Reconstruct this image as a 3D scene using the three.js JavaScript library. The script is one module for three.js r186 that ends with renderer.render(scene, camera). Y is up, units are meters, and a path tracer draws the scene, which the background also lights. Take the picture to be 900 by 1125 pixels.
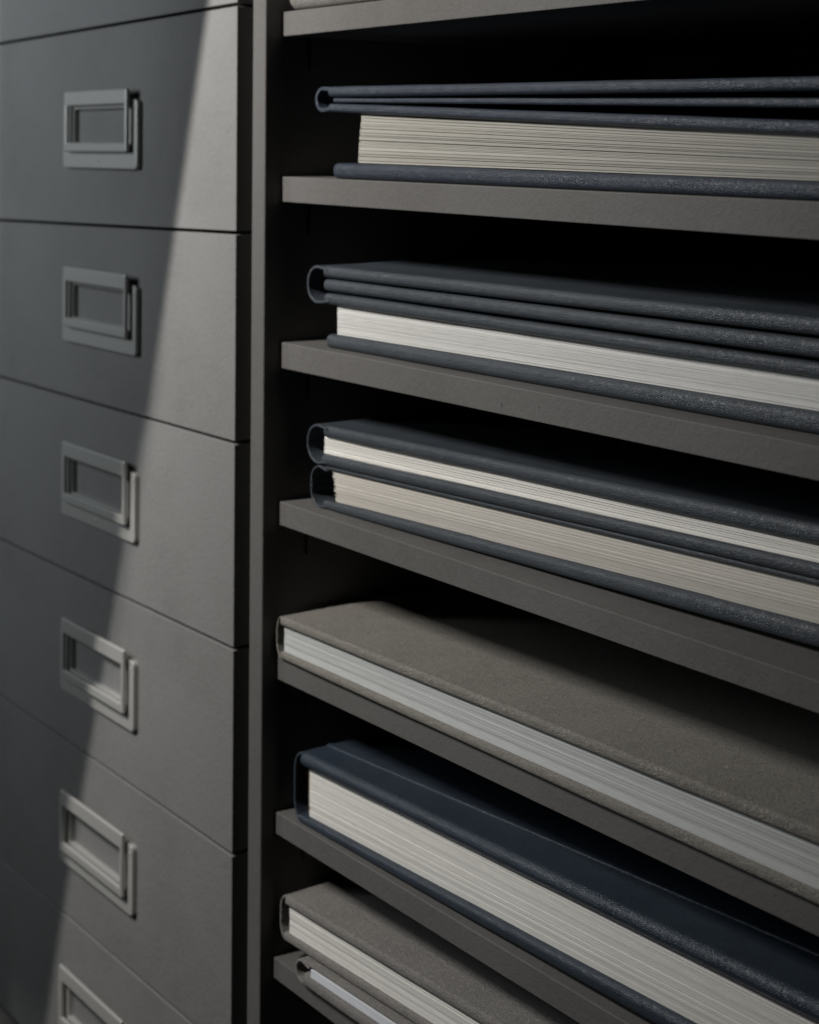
import * as THREE from 'three';
import { mergeGeometries } from 'three/addons/utils/BufferGeometryUtils.js';
import { RoundedBoxGeometry } from 'three/addons/geometries/RoundedBoxGeometry.js';
import { RectAreaLightUniformsLib } from 'three/addons/lights/RectAreaLightUniformsLib.js';

// ---------------------------------------------------------------- camera, light, exposure
const scene = new THREE.Scene();
scene.background = new THREE.Color(0, 0, 0);
// y = 0 is the height of the lens, z = 0 the front of the cabinet uprights, x runs along the front
const camera = new THREE.PerspectiveCamera(2 * Math.atan(960 / 1850) * 180 / Math.PI, 0.8, 0.05, 20);
camera.setViewOffset(900, 1920, 0, 795, 900, 1125);          // shifted lens: level camera, lowered frame
camera.position.set(0.74133, 0, 0.44329);
const ROLL = 0.36 * Math.PI / 180;
camera.up.set(-0.59089 * Math.sin(ROLL), Math.cos(ROLL), 0.80675 * Math.sin(ROLL));
camera.lookAt(0.74133 - 0.80675, 0, 0.44329 - 0.59089);
camera.focus = 0.69;
camera.userData.fStop = 7.0;
const renderer = new THREE.WebGLRenderer({ antialias: true });
renderer.setSize(819, 1024);
renderer.toneMapping = THREE.LinearToneMapping;
renderer.toneMappingExposure = 1;
renderer.shadowMap.enabled = true;
RectAreaLightUniformsLib.init();

const V = (x, y, z) => new THREE.Vector3(x, y, z);
// key: an added, unseen warm strip lamp, high in front of the cabinets; an added flag board between it and the drawers cuts its light
const KEY = V(-0.08, 0.416, 0.619), KEY_W = 0.014, KEY_H = 0.20;
const SHADE_TOP = V(-0.047, 0.079, 0), SHADE_LOW = V(-0.2424, -0.549, 0);      // where the flag's shadow edge runs on the drawers
const keyDir = V(-0.60, 0.42, 0).sub(KEY).normalize();
const shadePlane = V().crossVectors(SHADE_TOP.clone().sub(SHADE_LOW), KEY.clone().sub(SHADE_LOW)).normalize();
const stripAxis = V().crossVectors(shadePlane, keyDir).normalize();
const keyWhite = new THREE.Color(1.0, 0.965, 0.92), fillWhite = new THREE.Color(0.88, 0.955, 1.0);
function areaLight(color, intensity, w, h, at, dir, axis) {
  const l = new THREE.RectAreaLight(color, intensity, w, h);
  const zAxis = dir.clone().negate().normalize();                              // a RectAreaLight shines along its -z
  const yAxis = axis.clone().addScaledVector(zAxis, -axis.dot(zAxis)).normalize();
  const xAxis = V().crossVectors(yAxis, zAxis);
  l.quaternion.setFromRotationMatrix(new THREE.Matrix4().makeBasis(xAxis, yAxis, zAxis));
  l.position.copy(at);
  scene.add(l);
  return l;
}
const keyLight = areaLight(keyWhite, 1880, KEY_W, KEY_H, KEY, keyDir, stripAxis);
// fill: an added broad cool soft lamp, out of view to the left
const FILL = V(-0.555, 0.252, 0.741), FILL_W = 0.386, FILL_H = 0.486, fillDir = V(-0.758, 0.496, 0).sub(FILL).normalize();
const fillLight = areaLight(fillWhite, 11.0, FILL_W, FILL_H, FILL, fillDir, V(0, 1, 0));

// ---------------------------------------------------------------- helpers
let seed = 7;
const rnd = () => { seed = (seed * 1664525 + 1013904223) >>> 0; return seed / 4294967296; };
const lerp = (a, b, t) => a + (b - a) * t;
const used = {};
function numbered(n) { const k = used[n] = (used[n] ?? -1) + 1; return k ? `${n}_${String(k).padStart(3, '0')}` : n; }
function thing(name, label, category, group) {
  const o = new THREE.Group(); o.name = numbered(name); o.userData = { label, category };
  if (group) o.userData.group = group;
  scene.add(o); return o;
}
function part(name, geo, mat, parent, label) {
  const m = new THREE.Mesh(geo, mat); m.name = name; m.castShadow = m.receiveShadow = true;
  if (label) m.userData.label = label;
  parent.add(m); return m;
}
function hash2(x, y, s) { let h = (x * 374761393 + y * 668265263 + s * 2147483647) | 0; h = Math.imul(h ^ (h >>> 13), 1274126177); h ^= h >>> 16; return (h >>> 0) / 4294967296; }
function tileNoise(u, v, n, s) {                     // value noise with n cells per tile, wraps
  const x = u * n, y = v * n, x0 = Math.floor(x), y0 = Math.floor(y), fx = x - x0, fy = y - y0;
  const sx = fx * fx * (3 - 2 * fx), sy = fy * fy * (3 - 2 * fy), w = k => ((k % n) + n) % n;
  return lerp(lerp(hash2(w(x0), w(y0), s), hash2(w(x0 + 1), w(y0), s), sx), lerp(hash2(w(x0), w(y0 + 1), s), hash2(w(x0 + 1), w(y0 + 1), s), sx), sy);
}
function tileCells(u, v, n, s) {                     // distances to the nearest two cell points
  const x = u * n, y = v * n, x0 = Math.floor(x), y0 = Math.floor(y); let a = 9, b = 9;
  for (let j = -1; j <= 1; j++) for (let i = -1; i <= 1; i++) {
    const cx = x0 + i, cy = y0 + j, wx = ((cx % n) + n) % n, wy = ((cy % n) + n) % n;
    const dx = cx + hash2(wx, wy, s) - x, dy = cy + hash2(wx, wy, s + 9) - y, d = Math.sqrt(dx * dx + dy * dy);
    if (d < a) { b = a; a = d; } else if (d < b) b = d;
  }
  return [a, b];
}
function texture(size, tile, fn, color) {            // fn(u, v) -> 0..1 or [r, g, b]; tile = metres covered
  const d = new Uint8Array(size * size * 4);
  for (let j = 0; j < size; j++) for (let i = 0; i < size; i++) {
    let c = fn(i / size, j / size); if (!Array.isArray(c)) c = [c, c, c];
    for (let k = 0; k < 3; k++) d[(j * size + i) * 4 + k] = Math.max(0, Math.min(255, Math.round(c[k] * 255)));
    d[(j * size + i) * 4 + 3] = 255;
  }
  const t = new THREE.DataTexture(d, size, size);
  t.wrapS = t.wrapT = THREE.RepeatWrapping; t.magFilter = THREE.LinearFilter; t.minFilter = THREE.LinearMipmapLinearFilter; t.generateMipmaps = true;
  t.repeat.set(1 / tile, 1 / tile); t.needsUpdate = true;
  if (color) t.colorSpace = THREE.SRGBColorSpace;
  return t;
}

// ---------------------------------------------------------------- materials
const leatherBump = texture(1024, 0.06, (u, v) => {
  const [a, b] = tileCells(u + 0.012 * tileNoise(u, v, 24, 3), v + 0.012 * tileNoise(u, v, 24, 5), 66, 1);
  const crease = Math.min(1, (b - a) * 2.2);
  return 0.25 + 0.5 * crease * (0.6 + 0.4 * tileNoise(u, v, 60, 8)) + 0.15 * tileNoise(u, v, 140, 4) + 0.10 * tileNoise(u, v, 12, 4);
});
const leatherTone = texture(1024, 0.06, (u, v) => {
  const [a, b] = tileCells(u + 0.012 * tileNoise(u, v, 24, 3), v + 0.012 * tileNoise(u, v, 24, 5), 66, 1);
  const n = 0.60 + 0.30 * Math.min(1, (b - a) * 2.0) + 0.16 * (tileNoise(u, v, 90, 14) - 0.5) + 0.14 * (tileNoise(u, v, 7, 15) - 0.5); return [n, n, n];
}, false);
const leatherRough = texture(512, 0.21, (u, v) => 0.72 + 0.2 * tileNoise(u, v, 9, 21) + 0.12 * tileNoise(u, v, 47, 22));
const pebbleBump = leatherBump.clone(); pebbleBump.repeat.set(1 / 0.052, 1 / 0.044); pebbleBump.needsUpdate = true;
const clothTone = texture(1024, 0.052, (u, v) => {      // heathered cloth: paler and darker threads
  const [a, b] = tileCells(u + 0.01 * tileNoise(u, v, 30, 43), v + 0.01 * tileNoise(u, v, 30, 44), 56, 45);
  const n = 0.56 + 0.32 * Math.min(1, (b - a) * 2) + 0.30 * (tileNoise(u, v, 120, 42) - 0.5) + 0.08 * tileNoise(u, v, 6, 41); return [n, n, n];
});
const paintBump = texture(1024, 0.14, (u, v) => 0.35 * tileNoise(u, v, 190, 51) + 0.35 * tileNoise(u, v, 80, 52) + 0.3 * tileNoise(u, v, 22, 53));
const paintTone = texture(512, 0.23, (u, v) => {
  const n = 0.81 + 0.15 * tileNoise(u, v, 5, 61) + 0.06 * tileNoise(u, v, 19, 62) + 0.09 * tileNoise(u, v, 120, 63); return [n, n * 0.995, n * 0.985];
});
const paperTone = texture(512, 0.05, (u, v) => { const n = 0.88 + 0.07 * tileNoise(u, v, 6, 71) + 0.06 * tileNoise(u, v, 90, 72); return [n, n, n]; });
const std = (r, g, b, o) => { const m = new THREE.MeshPhysicalMaterial(o); m.color.setRGB(r, g, b); m.side = THREE.DoubleSide; return m; };
const leather = (r, g, b, o = {}) => std(r, g, b, { roughness: 0.52, map: leatherTone, roughnessMap: leatherRough, bumpMap: leatherBump, bumpScale: 0.00036, specularIntensity: 1, ...o });
const cloth = (r, g, b) => std(r, g, b, { roughness: 0.9, map: clothTone, bumpMap: pebbleBump, bumpScale: 0.0009, sheen: 0.25, sheenRoughness: 0.6, sheenColor: new THREE.Color(0.5, 0.47, 0.42), specularIntensity: 0.4 });
const paint = (r, g, b, o = {}) => std(r, g, b, { roughness: 0.66, map: paintTone, bumpMap: paintBump, bumpScale: 0.0002, specularIntensity: 0.5, ...o });
const M = {
  drawer: paint(0.180, 0.179, 0.177, { bumpScale: 0.00024 }),
  shelf: paint(0.130, 0.127, 0.124),
  upright: paint(0.114, 0.112, 0.109),
  metal: std(0.46, 0.455, 0.435, { metalness: 0.35, roughness: 0.36, bumpMap: paintBump, bumpScale: 0.00005 }),
  black: leather(0.041, 0.054, 0.078),
  slate: leather(0.062, 0.075, 0.091),
  navy: leather(0.044, 0.061, 0.085, { roughness: 0.44, bumpScale: 0.0003 }),
  brown: cloth(0.375, 0.357, 0.323),
  taupe: cloth(0.365, 0.350, 0.332),
  paper: std(0.90, 0.885, 0.84, { roughness: 0.92, map: paperTone, vertexColors: true, specularIntensity: 0.2 }),
  dullPaper: std(0.44, 0.43, 0.39, { roughness: 0.92, map: paperTone, vertexColors: true, specularIntensity: 0.2 }),
  evenPaper: std(0.80, 0.80, 0.78, { roughness: 0.92, map: paperTone, vertexColors: true, specularIntensity: 0.2 }),
  coolPaper: std(0.68, 0.70, 0.695, { roughness: 0.9, map: paperTone, vertexColors: true, specularIntensity: 0.2 }),
  oldPaper: std(0.68, 0.65, 0.595, { roughness: 0.92, map: paperTone, vertexColors: true, specularIntensity: 0.2 }),
  sheet: std(0.76, 0.79, 0.83, { roughness: 0.8, map: paperTone, vertexColors: true, specularIntensity: 0.3 }),
  glue: cloth(0.10, 0.060, 0.030),
  board: paint(0.10, 0.09, 0.08),
  nick: std(0.012, 0.011, 0.010, { roughness: 0.95 }),
};

// ---------------------------------------------------------------- shapes
// a slab lying along x: [x0, x1, top0, top1, bottom0, bottom1, front0, front1], rounded front edge, rounded ends
function slab(q, depth, { front = 0.42, back = 0.2, rise = 0, end = 0.0015, wave = 0, n = 22, both = false } = {}) {
  const [x0, x1, t0, t1, b0, b1, f0, f1] = q, pos = [], uv = [], idx = [], S = [], K = 7;
  const e = Math.min(end, 0.45 * Math.min(t0 - b0, t1 - b1));
  for (let k = 0; k <= 4; k++) { const a = k / 4 * Math.PI / 2; S.push([x0 + e - e * Math.cos(a), e - e * Math.sin(a)]); }
  for (let k = 1; k < n; k++) S.push([lerp(x0 + e, x1 - e, k / n), 0]);
  for (let k = 4; k >= 0; k--) { const a = k / 4 * Math.PI / 2; S.push([x1 - e + e * Math.cos(a), e - e * Math.sin(a)]); }
  const ph = rnd() * 9;
  let rows = 0;
  for (const [x, i] of S) {
    const s = (x - x0) / (x1 - x0), w = wave * (Math.sin(x * 41 + ph) + 0.6 * Math.sin(x * 97 + ph * 2) + 0.3 * Math.sin(x * 211 + ph * 3));
    const T = lerp(t0, t1, s) - i + w * 0.5, B = lerp(b0, b1, s) + i, f = lerp(f0, f1, s) - i + w, bk = lerp(f0, f1, s) - depth + i, h = T - B;
    const rf = h * front, rb = h * back, p = [];
    for (let k = 0; k <= K; k++) { const a = -Math.PI / 2 + k / K * Math.PI / 2; p.push([B + rf + rf * Math.sin(a), f - rf + rf * Math.cos(a)]); }
    for (let k = 0; k <= K; k++) { const a = k / K * Math.PI / 2; p.push([T - rf + rf * Math.sin(a), f - rf + rf * Math.cos(a)]); }
    for (let k = 1; k < 5; k++) p.push([T, lerp(f - rf, bk + rb, k / 5)]);
    for (let k = 0; k <= 3; k++) { const a = Math.PI / 2 + k / 3 * Math.PI / 2; p.push([T - rb + rb * Math.sin(a), bk + rb + rb * Math.cos(a)]); }
    for (let k = 0; k <= 3; k++) { const a = Math.PI + k / 3 * Math.PI / 2; p.push([B + rb + rb * Math.sin(a), bk + rb + rb * Math.cos(a)]); }
    p.push(p[0]);
    if (rise) for (const c of new Set(p)) c[0] += rise * (f - c[1]) / depth;
    rows = p.length; let v = 0;
    p.forEach(([y, z], k) => { if (k) v += Math.hypot(y - p[k - 1][0], z - p[k - 1][1]); pos.push(x, y, z); uv.push(x, v + q[2] * 3.7); });
  }
  for (let j = 0; j + 1 < S.length; j++) for (let k = 0; k + 1 < rows; k++) { const a = j * rows + k, b = a + rows; idx.push(a, b, a + 1, b, b + 1, a + 1); }
  for (const j of [0, S.length - 1]) {               // end caps
    const at = pos.length / 3; let cy = 0, cz = 0;
    for (let k = 0; k < rows; k++) { const o = (j * rows + k) * 3; pos.push(pos[o], pos[o + 1], pos[o + 2]); uv.push(pos[o + 1], pos[o + 2]); cy += pos[o + 1] / rows; cz += pos[o + 2] / rows; }
    pos.push(S[j][0], cy, cz); uv.push(cy, cz);
    for (let k = 0; k + 1 < rows; k++) j ? idx.push(at + k, at + rows, at + k + 1) : idx.push(at + k, at + k + 1, at + rows);
  }
  const g = new THREE.BufferGeometry();
  g.setAttribute('position', new THREE.Float32BufferAttribute(pos, 3)); g.setAttribute('uv', new THREE.Float32BufferAttribute(uv, 2));
  g.setIndex(idx); g.computeVertexNormals();
  return g;
}
// a block of leaves: every gathering stands a little proud of or behind its neighbours, with fine gaps between
function leaves(q, depth, count, { deep = 0.0004, tone = 0.10, ragged = 0, flare = 0, grooves = 0.25 } = {}) {
  const [x0, x1, t0, t1, b0, b1, f0, f1] = q, n = 30, rowsT = [];
  const w = []; let sum = 0;
  for (let i = 0; i < count; i++) { const k = 0.45 + rnd() * rnd() * 2.2; w.push(k); sum += k; }
  let t = 0;
  w.forEach((k, i) => {
    const a = t / sum; t += k; const b = t / sum, gap = Math.min(0.28, 0.16 + 0.10 * rnd()) * (b - a);
    const big = rnd() < grooves, out = -deep * 0.8 * rnd(), c = 1 - tone * rnd(), cut = big ? deep * 2.6 : deep * 0.9, ph = rnd() * 20, le = ragged * rnd();
    rowsT.push({ a: a + gap * 0.5 * (big ? 1.6 : 1), b: b - gap * 0.5, out, c, cut, ph, le });
  });
  const pos = [], uv = [], col = [], idx = [];
  const edge = tt => flare * Math.pow(Math.max(0, tt), 1.5);
  const yAt = (x, tt) => { const s = (x - x0) / (x1 - x0); return lerp(lerp(b0, b1, s), lerp(t0, t1, s), tt); };
  const zAt = x => lerp(f0, f1, (x - x0) / (x1 - x0));
  function strip(ta, tb, za, zb, c, le) {            // one band of the front, ta/tb heights, za/zb set-backs
    const at = pos.length / 3;
    for (let j = 0; j <= n; j++) for (const [tt, zz] of [[ta, za], [tb, zb]]) {
      const xs = x0 + edge(tt) + le, x = lerp(xs, x1, j / n);
      pos.push(x, yAt(x, tt), zAt(x) + (typeof zz === 'function' ? zz(x) : zz)); uv.push(x, yAt(x, tt) * 6); col.push(c, c, c);
    }
    for (let j = 0; j < n; j++) { const a = at + j * 2; idx.push(a, a + 2, a + 1, a + 2, a + 3, a + 1); }
  }
  rowsT.forEach((r, i) => {
    const z = x => r.out + 0.06 * deep * Math.sin(x * 40 + r.ph);
    const lo = i ? rowsT[i - 1].b : 0;
    strip((lo + r.a) / 2, r.a, x => z(x) - r.cut, z, r.c, r.le);
    strip(r.a, r.b, z, z, r.c, r.le);
    const hi = i + 1 < rowsT.length ? (r.b + rowsT[i + 1].a) / 2 : 1;
    strip(r.b, hi, z, x => z(x) - (rowsT[i + 1]?.cut ?? r.cut), r.c, r.le);
    // the gathering's end towards the spine
    const at = pos.length / 3;
    for (const [tt, zz] of [[r.a, 0], [r.b, 0], [r.a, -depth], [r.b, -depth]]) { const x = x0 + edge(tt) + r.le; pos.push(x, yAt(x, tt), zAt(x) + zz + r.out); uv.push(zz, yAt(x, tt)); col.push(r.c, r.c, r.c); }
    idx.push(at, at + 1, at + 2, at + 2, at + 1, at + 3);
  });
  for (const tt of [0, 1]) {                         // top and bottom leaf
    const at = pos.length / 3, i = tt ? -0.0002 : 0.0002;
    for (let j = 0; j <= n; j++) for (const zz of [-deep * 2, -depth]) { const x = lerp(x0 + edge(tt), x1, j / n); pos.push(x, yAt(x, tt) + i, zAt(x) + zz); uv.push(x, zz); col.push(1, 1, 1); }
    for (let j = 0; j < n; j++) { const a = at + j * 2; idx.push(a, a + 2, a + 1, a + 2, a + 3, a + 1); }
  }
  let g = new THREE.BufferGeometry();
  g.setAttribute('position', new THREE.Float32BufferAttribute(pos, 3)); g.setAttribute('uv', new THREE.Float32BufferAttribute(uv, 2)); g.setAttribute('color', new THREE.Float32BufferAttribute(col, 3));
  g.setIndex(idx); g = g.toNonIndexed(); g.computeVertexNormals();
  return g;
}
// a hollow spine: a strip of cover bent from the upper to the lower cover, run back along z
function spine(xl, xt, xb, top, bot, front, depth, thick = 0.0014, round = 1) {
  const h = top - bot, ry = h / 2 * round, rx = Math.min(Math.min(xt, xb) - xl - 0.0005, ry * 1.1), P = [], inner = [];
  P.push([xt + 0.004, top - 0.0012], [xt, top - 0.0005]);
  for (let k = 0; k <= 22; k++) { const a = k / 22 * Math.PI / 2; P.push([xl + rx - rx * Math.sin(a), top - ry + ry * Math.cos(a)]); }
  for (let k = 1; k < 8; k++) if (round < 0.97) P.push([xl + 0.0002 * Math.sin(k * 1.3), lerp(top - ry, bot + ry, k / 8)]);
  for (let k = round < 0.97 ? 0 : 1; k <= 22; k++) { const a = k / 22 * Math.PI / 2; P.push([xl + rx - rx * Math.cos(a), bot + ry - ry * Math.sin(a)]); }
  P.push([xb, bot + 0.0006], [xb + 0.004, bot + 0.0013]);
  P.forEach((p, i) => {                               // the inner side, with slightly uneven thickness
    const a = P[Math.max(0, i - 1)], b = P[Math.min(P.length - 1, i + 1)], l = Math.hypot(b[0] - a[0], b[1] - a[1]);
    const k = thick * (1 + 0.05 * Math.sin(i * 0.45 + xl * 900));
    inner.push(new THREE.Vector2(p[0] - (b[1] - a[1]) / l * k, p[1] + (b[0] - a[0]) / l * k));
  });
  const g = new THREE.ExtrudeGeometry(new THREE.Shape([...P.map(p => new THREE.Vector2(...p)), ...inner.reverse()]), { depth: depth - 0.001, steps: 1, bevelEnabled: true, bevelThickness: 0.0005, bevelSize: 0.0004, bevelOffset: -0.0004, bevelSegments: 3 });
  g.translate(0, 0, front - depth);
  return g;
}
const box = (x0, x1, y0, y1, z0, z1, r = 0.0006) => { const g = new RoundedBoxGeometry(x1 - x0, y1 - y0, z1 - z0, 2, r); g.translate((x0 + x1) / 2, (y0 + y1) / 2, (z0 + z1) / 2); return metres(g); };
function metres(g) {                                  // uv in metres from the face each vertex lies on
  const p = g.attributes.position, n = g.attributes.normal, uv = new Float32Array(p.count * 2);
  for (let i = 0; i < p.count; i++) {
    const x = p.getX(i), y = p.getY(i), z = p.getZ(i), ax = Math.abs(n.getX(i)), ay = Math.abs(n.getY(i)), az = Math.abs(n.getZ(i));
    if (az >= ax && az >= ay) { uv[2 * i] = x; uv[2 * i + 1] = y; } else if (ax >= ay) { uv[2 * i] = z; uv[2 * i + 1] = y; } else { uv[2 * i] = x; uv[2 * i + 1] = z; }
  }
  g.setAttribute('uv', new THREE.BufferAttribute(uv, 2)); return g;
}

// ---------------------------------------------------------------- shelf cabinet
const BOTTOM = -0.62, TOP = 0.42, RIGHT = 0.50, BACK = -0.30;
{
  const c = thing('shelf_cabinet', 'tall grey open cabinet of closely spaced shelves full of flat books', 'cabinet');
  part('upright', box(0, 0.0125, BOTTOM, TOP, BACK, 0, 0.0008), M.upright, c);
  part('upright', box(RIGHT, RIGHT + 0.0125, BOTTOM, TOP, BACK, 0, 0.0008), M.upright, c);
  part('back_panel', box(0.0125, RIGHT, BOTTOM, TOP, BACK, BACK + 0.006), M.upright, c);
  part('top_panel', box(0.0127, RIGHT - 0.0002, TOP - 0.014, TOP - 0.001, BACK + 0.006, -0.004), M.upright, c);
  part('plinth', box(0.0127, RIGHT - 0.0002, BOTTOM + 0.001, BOTTOM + 0.09, BACK + 0.006, -0.012), M.upright, c);
  // top at x = 0, slope, underside at x = 0, slope, set-back
  const rows = [[0.0698, 0.0006, 0.0573, 0.0022, -0.0100], [-0.0137, -0.0085, -0.0266, -0.0095, -0.0100], [-0.0978, -0.0070, -0.1112, -0.0029, -0.0100], [-0.1786, -0.0045, -0.1907, -0.0019, -0.0095],
    [-0.2569, 0.0039, -0.2690, 0.0055, -0.0090], [-0.3361, 0.0028, -0.3472, 0.0011, -0.0085], [-0.4095, 0.0018, -0.4201, 0.0012, -0.0078], [-0.4860, 0.001, -0.4975, 0.001, -0.0078], [0.1520, 0.001, 0.1395, 0.001, -0.0100]];
  for (const [t, tm, b, bm, z] of rows) {
    const xa = 0.0126, xb = RIGHT - 0.0001;
    const s = part('shelf', slab([xa, xb, t + tm * xa, t + tm * xb, b + bm * xa, b + bm * xb, z, z], 0.26, { front: 0.045, back: 0.05, end: 0.0003, wave: 0.00004 }), M.shelf, c);
    // small cleat that carries the shelf's end
    part('shelf_cleat', box(0.0127, 0.0150, b - 0.017, b - 0.0002, BACK + 0.06, z - 0.016, 0.0002), M.upright, c);
    if (s.name === 'shelf' && t === -0.0978) for (const [nx, ny, h] of [[0.1895, -0.1086, 0.0022], [0.2137, -0.1062, 0.0013], [0.0335, -0.1016, 0.0008]]) part('nick', box(nx, nx + 0.0005, ny, ny + h, z - 0.0005, z + 0.0001, 0.0002), M.nick, s);
  }
}

// ---------------------------------------------------------------- drawers
{
  const c = thing('drawer_cabinet', 'dark carcass standing behind the stack of grey drawers', 'cabinet');
  part('side_panel', box(-0.0135, -0.0015, BOTTOM, TOP, BACK, -0.020), M.upright, c);
  part('side_panel', box(-0.52, -0.508, BOTTOM, TOP, BACK, -0.020), M.upright, c);
  part('back_panel', box(-0.508, -0.0137, BOTTOM, TOP, BACK, BACK + 0.006), M.upright, c);
  part('top_panel', box(-0.519, -0.0020, TOP + 0.0005, TOP + 0.0135, BACK, 0.0), M.drawer, c);
  part('plinth', box(-0.5075, -0.0140, BOTTOM + 0.001, BOTTOM + 0.05, BACK + 0.01, -0.022), M.upright, c);
}
// the joints between the drawer fronts: height at x = -0.326 and at x = -0.017
const joints = [[0.1870, 0.1900], [0.0694, 0.0751], [-0.0484, -0.0435], [-0.1526, -0.1524], [-0.2602, -0.2592], [-0.3632, -0.3659], [-0.4712, -0.4705], [-0.5680, -0.5680]];
const holderDrop = [0.036, 0.038, 0.026, 0.026, 0.0262, 0.0262, 0.0265];
const drawerLabels = [
  'plain grey drawer front above the topmost label holder', 'drawer front with the topmost metal label holder',
  'drawer front with the second metal label holder from the top', 'drawer front with the third label holder from the top',
  'drawer front with the fourth label holder from the top, half in sunlight', 'drawer front with the fifth label holder from the top, mostly sunlit',
  'lowest grey drawer front, its label holder cut by the picture edge'];
const roundedRect = (S, x0, x1, y0, y1, r) => { S.moveTo(x0 + r, y0); S.lineTo(x1 - r, y0); S.quadraticCurveTo(x1, y0, x1, y0 + r); S.lineTo(x1, y1 - r); S.quadraticCurveTo(x1, y1, x1 - r, y1); S.lineTo(x0 + r, y1); S.quadraticCurveTo(x0, y1, x0, y1 - r); S.lineTo(x0, y0 + r); S.quadraticCurveTo(x0, y0, x0 + r, y0); return S; };
function frameGeo(x0, x1, y0, y1, r, hx0, hx1, hy0, hy1, depth, bevel) {
  const s = roundedRect(new THREE.Shape(), x0, x1, y0, y1, r); s.holes.push(roundedRect(new THREE.Path(), hx0, hx1, hy0, hy1, 0.0006));
  return new THREE.ExtrudeGeometry(s, { depth: depth - bevel, curveSegments: 6, bevelEnabled: true, bevelThickness: bevel, bevelSize: bevel, bevelOffset: -bevel, bevelSegments: 3 });
}
// label holder, its origin at the upper left corner of the raised frame on the drawer's face
const plateGeo = frameGeo(-0.0090, 0.0893, -0.0462, -0.0062, 0.0032, 0.0060, 0.0776, -0.0308, -0.0110, 0.0030, 0.0005);
const bar = (x0, x1, y0, y1, z0, z1) => { const g = new RoundedBoxGeometry(x1 - x0, y1 - y0, z1 - z0, 3, 0.0011); g.translate((x0 + x1) / 2, (y0 + y1) / 2, (z0 + z1) / 2); return g; };
const raisedGeo = metres(mergeGeometries([bar(0, 0.0838, -0.0090, 0, 0, 0.0026), bar(0, 0.0838, -0.0366, -0.0310, 0, 0.0026), bar(0.00005, 0.0040, -0.0330, -0.0070, 0.0001, 0.00255), bar(0.0805, 0.08375, -0.0330, -0.0070, 0.0001, 0.00255)]));
const spacerGeo = new THREE.CylinderGeometry(0.0012, 0.0012, 0.0026, 10); spacerGeo.rotateX(Math.PI / 2);
const rivetGeo = new THREE.SphereGeometry(0.0009, 12, 8); rivetGeo.scale(1, 1, 0.5);
for (let i = 0; i + 1 < joints.length; i++) {
  const d = thing('drawer', drawerLabels[i], 'drawer', 'stacked drawers');
  const xl = -0.505, xr = -0.0158, at = (j, x) => lerp(j[0], j[1], (x + 0.326) / 0.309), g = 0.0009;
  part('front_panel', slab([xl, xr, at(joints[i], xl) - g, at(joints[i], xr) - g, at(joints[i + 1], xl) + g, at(joints[i + 1], xr) + g, 0, 0], 0.018, { front: 0.004, back: 0.004, end: 0.0004 }), M.drawer, d);
  part('drawer_box', box(-0.498, -0.030, at(joints[i + 1], -0.03) + 0.010, at(joints[i], -0.5) - 0.020, -0.25, -0.0182), M.upright, d);
  const y = at(joints[i], -0.17) - holderDrop[i];
  const p = part('label_holder', plateGeo, M.metal, d); p.position.set(-0.2113, y, 0.0001);
  const f = part('raised_frame', raisedGeo, M.metal, p); f.position.set(0, 0, 0.0044);
  for (const [rx, ry] of [[0.0027, -0.005], [0.0806, -0.010], [0.0027, -0.034], [0.0806, -0.034]]) part('spacer', spacerGeo, M.metal, p).position.set(rx, ry, 0.0040);
  for (const [rx, ry] of [[0.0868, -0.0105], [0.0400, -0.0415]]) part('rivet', rivetGeo, M.metal, p).position.set(rx, ry, 0.0031);
}

// ---------------------------------------------------------------- books and folders on the shelves
const XE = 0.455;
{ // shelf above the frame's top edge: only the lower cover shows
  const b = thing('cloth_book', 'pale cloth book on the highest shelf, cut off by the top edge', 'book');
  part('lower_cover', slab([0.0150, XE, 0.0860, 0.0863, 0.0704, 0.0707, -0.012, -0.012], 0.2, { wave: 0.0001 }), M.taupe, b);
  part('page_block', leaves([0.021, XE - 0.004, 0.0990, 0.0993, 0.0861, 0.0864, -0.0145, -0.0145], 0.19, 24), M.paper, b);
  part('upper_cover', slab([0.0150, XE, 0.1030, 0.1033, 0.0991, 0.0994, -0.012, -0.012], 0.2), M.taupe, b);
}
{ // second shelf
  const b = thing('leather_book', 'thick book with grey page edges on the upper shelf, only a navy lower cover', 'book');
  part('lower_cover', slab([0.0537, XE, -0.0064, -0.0111, -0.0141, -0.0176, -0.0135, -0.0135], 0.22, { wave: 0.00012 }), M.black, b);
  part('page_block', leaves([0.0712, XE - 0.004, 0.0182, 0.0016, -0.0063, -0.0110, -0.0168, -0.0168], 0.2, 22, { flare: 0.0025, deep: 0.0006, grooves: 0.45, tone: 0.2 }), M.dullPaper, b);
  const f = thing('leather_folder', 'flat navy leather folder with a round hollow spine, on the topmost page block', 'folder');
  part('upper_cover', slab([0.0480, XE, 0.0311, 0.0252, 0.0258, 0.0200, -0.0140, -0.0140], 0.22, { wave: 0.00012 }), M.black, f);
  part('inner_board', slab([0.0500, XE - 0.002, 0.0254, 0.0170, 0.0232, 0.0130, -0.0160, -0.0160], 0.21, { wave: 0.0001 }), M.black, f);
  part('lower_cover', slab([0.0480, XE, 0.0228, 0.0073, 0.0185, 0.0017, -0.0140, -0.0140], 0.22, { wave: 0.00012 }), M.black, f);
  part('spine', spine(0.0362, 0.0490, 0.0490, 0.0312, 0.0185, -0.0140, 0.215, 0.0019), M.black, f);
}
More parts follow.
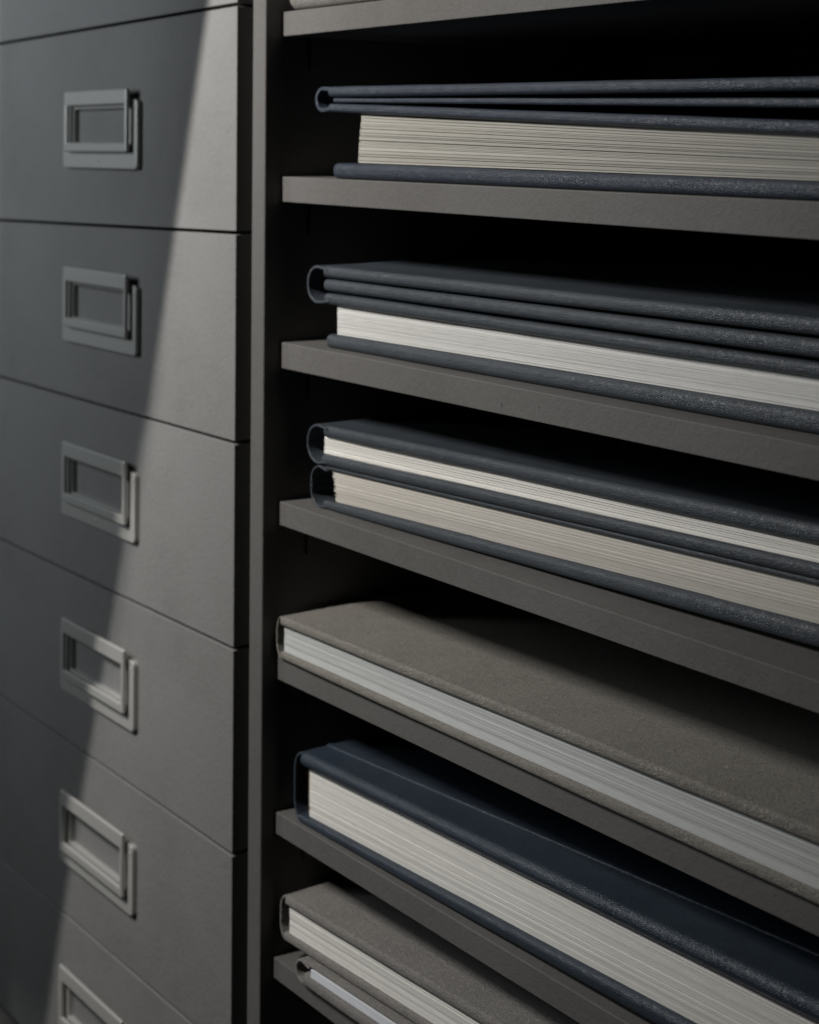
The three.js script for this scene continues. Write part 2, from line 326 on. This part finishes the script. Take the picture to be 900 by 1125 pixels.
{ // third shelf
  const b = thing('leather_book', 'book of even white pages and slate lower cover under a ribbed folder', 'book');
  part('lower_cover', slab([0.0438, XE, -0.0914, -0.0920, -0.0982, -0.1008, -0.0168, -0.0279], 0.22, { wave: 0.00015 }), M.slate, b);
  part('page_block', leaves([0.0495, XE - 0.004, -0.0771, -0.0812, -0.0914, -0.0922, -0.0198, -0.0309], 0.2, 34, { deep: 0.00045, tone: 0.22, grooves: 0.28 }), M.evenPaper, b);
  const f = thing('leather_folder', 'slate leather folder of three rounded ribs with a looped spine', 'folder');
  part('upper_cover', slab([0.0405, XE, -0.0578, -0.0587, -0.0637, -0.0655, -0.0168, -0.0279], 0.22, { wave: 0.00015, rise: 0.006 }), M.slate, f);
  part('inner_board', slab([0.0404, XE - 0.002, -0.0643, -0.0669, -0.0703, -0.0740, -0.0172, -0.0281], 0.21, { wave: 0.00015 }), M.slate, f);
  part('lower_cover', slab([0.0410, XE, -0.0712, -0.0756, -0.0770, -0.0808, -0.0168, -0.0279], 0.22, { wave: 0.00015 }), M.slate, f);
  part('spine', spine(0.0264, 0.0415, 0.0420, -0.0578, -0.0769, -0.0162, 0.215, 0.0015, 0.92), M.slate, f);
}
{ // fourth shelf: two books, one on the other
  const b = thing('leather_book', 'charcoal book with cream ragged-edged pages, under the thin book', 'book');
  part('lower_cover', slab([0.0396, XE, -0.1743, -0.1674, -0.1789, -0.1775, -0.0175, -0.0362], 0.2, { wave: 0.00012 }), M.slate, b);
  part('page_block', leaves([0.0470, XE - 0.004, -0.1592, -0.1540, -0.1744, -0.1676, -0.0206, -0.0392], 0.18, 36, { deep: 0.0004, ragged: 0.0022, tone: 0.24, grooves: 0.15, flare: -0.003 }), M.oldPaper, b);
  part('upper_cover', slab([0.0381, XE, -0.1574, -0.1513, -0.1592, -0.1537, -0.0190, -0.0376], 0.2), M.slate, b);
  part('spine', spine(0.0294, 0.0400, 0.0405, -0.1575, -0.1788, -0.0171, 0.19, 0.0011, 0.75), M.slate, b);
  const a = thing('leather_book', 'thin charcoal book with white pages, on top of the cream-paged book', 'book');
  part('lower_cover', slab([0.0386, XE, -0.1518, -0.1460, -0.1573, -0.1512, -0.0175, -0.0362], 0.2, { wave: 0.00012 }), M.slate, a);
  part('page_block', leaves([0.0388, XE - 0.004, -0.1431, -0.1405, -0.1519, -0.1460, -0.0195, -0.0382], 0.18, 9, { deep: 0.0006, tone: 0.16, grooves: 0.7 }), M.paper, a);
  part('upper_cover', slab([0.0400, XE, -0.1371, -0.1318, -0.1432, -0.1402, -0.0176, -0.0362], 0.2, { wave: 0.00015 }), M.slate, a);
  part('spine', spine(0.0260, 0.0405, 0.0392, -0.1371, -0.1572, -0.0169, 0.19, 0.0013, 0.95), M.slate, a);
}
{ // fifth shelf
  const b = thing('cloth_book', 'wide brown cloth book with cool white page edges', 'book');
  part('lower_cover', slab([0.0188, XE, -0.2528, -0.2498, -0.2567, -0.2550, -0.0062, -0.0062], 0.23, { wave: 0.00012 }), M.brown, b);
  part('page_block', leaves([0.0205, XE - 0.004, -0.2400, -0.2342, -0.2529, -0.2500, -0.0082, -0.0082], 0.21, 22, { deep: 0.0005, tone: 0.24, grooves: 0.35 }), M.coolPaper, b);
  part('upper_cover', slab([0.0190, XE, -0.2353, -0.2279, -0.2400, -0.2338, -0.0062, -0.0062], 0.23, { wave: 0.00012 }), M.brown, b);
  part('spine', spine(0.0149, 0.0200, 0.0200, -0.2353, -0.2566, -0.0064, 0.225, 0.0010, 0.9), M.brown, b);
}
{ // sixth shelf
  const b = thing('leather_book', 'thick glossy blue leather book with cream page edges and a raised line on its cover', 'book');
  part('lower_cover', slab([0.0300, XE, -0.3322, -0.3195, -0.3360, -0.3300, -0.0104, -0.0121], 0.22, { wave: 0.0001 }), M.navy, b);
  part('page_block', leaves([0.0367, XE - 0.004, -0.3083, -0.2990, -0.3320, -0.3200, -0.0134, -0.0151], 0.2, 40, { deep: 0.0004, tone: 0.20, grooves: 0.22 }), M.paper, b);
  part('upper_cover', slab([0.0310, XE, -0.3008, -0.2888, -0.3084, -0.2966, -0.0104, -0.0121], 0.22, { front: 0.49, end: 0.003, wave: 0.0001 }), M.navy, b);
  part('cover_ridge', slab([0.0320, XE - 0.003, -0.3000, -0.2878, -0.3015, -0.2894, -0.0265, -0.0445], 0.0042, { front: 0.5, back: 0.5, end: 0.0004 }), M.navy, b);
  part('spine', spine(0.0254, 0.0335, 0.0330, -0.3009, -0.3359, -0.0108, 0.215, 0.0014, 0.62), M.navy, b);
  part('spine_lining', slab([0.0350, 0.0372, -0.3085, -0.3085, -0.3318, -0.3318, -0.0136, -0.0136], 0.19, { front: 0.04, back: 0.04, end: 0.0006, n: 4 }), M.glue, b);
}
{ // seventh shelf
  const f = thing('cloth_folder', 'soft taupe folder holding a pale sheet, under the lowest book', 'folder');
  part('upper_cover', slab([0.0475, XE, -0.3974, -0.3816, -0.3984, -0.3827, -0.0042, -0.0042], 0.19, { front: 0.4, end: 0.0003 }), M.taupe, f);
  part('lower_cover', slab([0.0470, XE, -0.4027, -0.3900, -0.4093, -0.4030, -0.0030, -0.0030], 0.2, { wave: 0.00015 }), M.taupe, f);
  part('paper_sheets', leaves([0.0541, XE - 0.005, -0.3985, -0.3829, -0.4026, -0.3888, -0.0036, -0.0036], 0.18, 3, { deep: 0.0001, tone: 0.03, grooves: 0 }), M.sheet, f);
  part('spine', spine(0.0395, 0.0480, 0.0490, -0.3973, -0.4088, -0.0034, 0.19, 0.0013, 0.96), M.taupe, f);
  const b = thing('cloth_book', 'taupe cloth book on the lowest shelf, spine open to the camera', 'book');
  part('lower_cover', slab([0.0208, XE, -0.3938, -0.3755, -0.3981, -0.3812, -0.0080, -0.0080], 0.2, { wave: 0.0001 }), M.taupe, b);
  part('page_block', leaves([0.0243, XE - 0.004, -0.3801, -0.3628, -0.3938, -0.3757, -0.0100, -0.0100], 0.18, 26, { deep: 0.0004, tone: 0.26, grooves: 0.35 }), M.paper, b);
  part('upper_cover', slab([0.0223, XE, -0.3753, -0.3560, -0.3801, -0.3627, -0.0080, -0.0080], 0.2, { wave: 0.0001 }), M.taupe, b);
  part('spine', spine(0.0172, 0.0238, 0.0232, -0.3753, -0.3980, -0.0082, 0.19, 0.0011, 0.75), M.taupe, b);
}

// ---------------------------------------------------------------- lamps and flag added to shape the light, all left of and above the frame
function lampBody(o, light, w, h, color, glow) {      // parts in the lamp's own frame: it shines along -z
  o.position.copy(light.position); o.quaternion.copy(light.quaternion);
  const face = new THREE.MeshStandardMaterial({ emissive: color, emissiveIntensity: glow, roughness: 0.8 });
  part('diffuser', new RoundedBoxGeometry(w, h, 0.003, 2, 0.001), face, o).position.z = 0.0035;
  part('housing', new RoundedBoxGeometry(w + 0.012, h + 0.012, 0.03, 2, 0.003), M.board, o).position.z = 0.021;
}
function stand(o, from, foot) {                       // an upright pole to the floor in world space
  const inv = new THREE.Matrix4().compose(o.position, o.quaternion, V(1, 1, 1)).invert();
  const g = new THREE.CylinderGeometry(0.006, 0.006, from.y - foot, 16); g.translate(from.x, (from.y + foot) / 2, from.z);
  const d = new THREE.CylinderGeometry(0.09, 0.09, 0.012, 32); d.translate(from.x, foot + 0.006, from.z);
  part('pole', g.applyMatrix4(inv), M.board, o); part('foot', d.applyMatrix4(inv), M.board, o);
}
{
  const k = thing('added_strip_lamp', 'added key light, a narrow warm strip lamp on a thin pole, unseen beyond the left edge of the picture', 'lamp');
  lampBody(k, keyLight, KEY_W, KEY_H, keyWhite, 30);
  stand(k, KEY.clone().addScaledVector(keyDir, -0.025).setX(KEY.x + 0.03), BOTTOM);
  const f = thing('added_soft_lamp', 'added fill light, a broad cool soft lamp on a pole, unseen beyond the upper left of the picture', 'lamp');
  lampBody(f, fillLight, FILL_W, FILL_H, fillWhite, 0.5);
  stand(f, FILL.clone().addScaledVector(fillDir, -0.045), BOTTOM);
}
{
  const Z = 0.30, onFlag = P => P.clone().lerp(KEY, Z / KEY.z);
  const a = onFlag(SHADE_TOP.clone().lerp(SHADE_LOW, -0.35)), b = onFlag(SHADE_LOW.clone().lerp(SHADE_TOP, -0.15)), left = -0.225;
  const edge = [[-0.0471, 0.0794], [-0.082, -0.0434], [-0.1139, -0.1527], [-0.1211, -0.2003], [-0.1252, -0.228], [-0.1469, -0.2422], [-0.1514, -0.2532], [-0.1616, -0.2875], [-0.1743, -0.3327], [-0.1874, -0.3713], [-0.2209, -0.4593], [-0.2412, -0.5356]].map(([x, y]) => onFlag(V(x, y, 0)));      // edge shaped to cast the wanted shadow line on the drawers, from its top down
  const sh = new THREE.Shape([[left, b.y], [b.x, b.y], ...edge.reverse().map(p => [p.x, p.y]), [a.x, a.y], [left, a.y]].map(p => new THREE.Vector2(...p)));
  const g = new THREE.ExtrudeGeometry(sh, { depth: 0.004, bevelEnabled: false }); g.translate(0, 0, Z);
  const f = thing('added_flag_board', 'added unseen dark slanted board on a pole, shaped to shade the drawers from the added lamp', 'board');
  part('panel', g, M.board, f);
  stand(f, V(left + 0.01, a.y - 0.02, Z + 0.012), BOTTOM);
}
renderer.render(scene, camera);
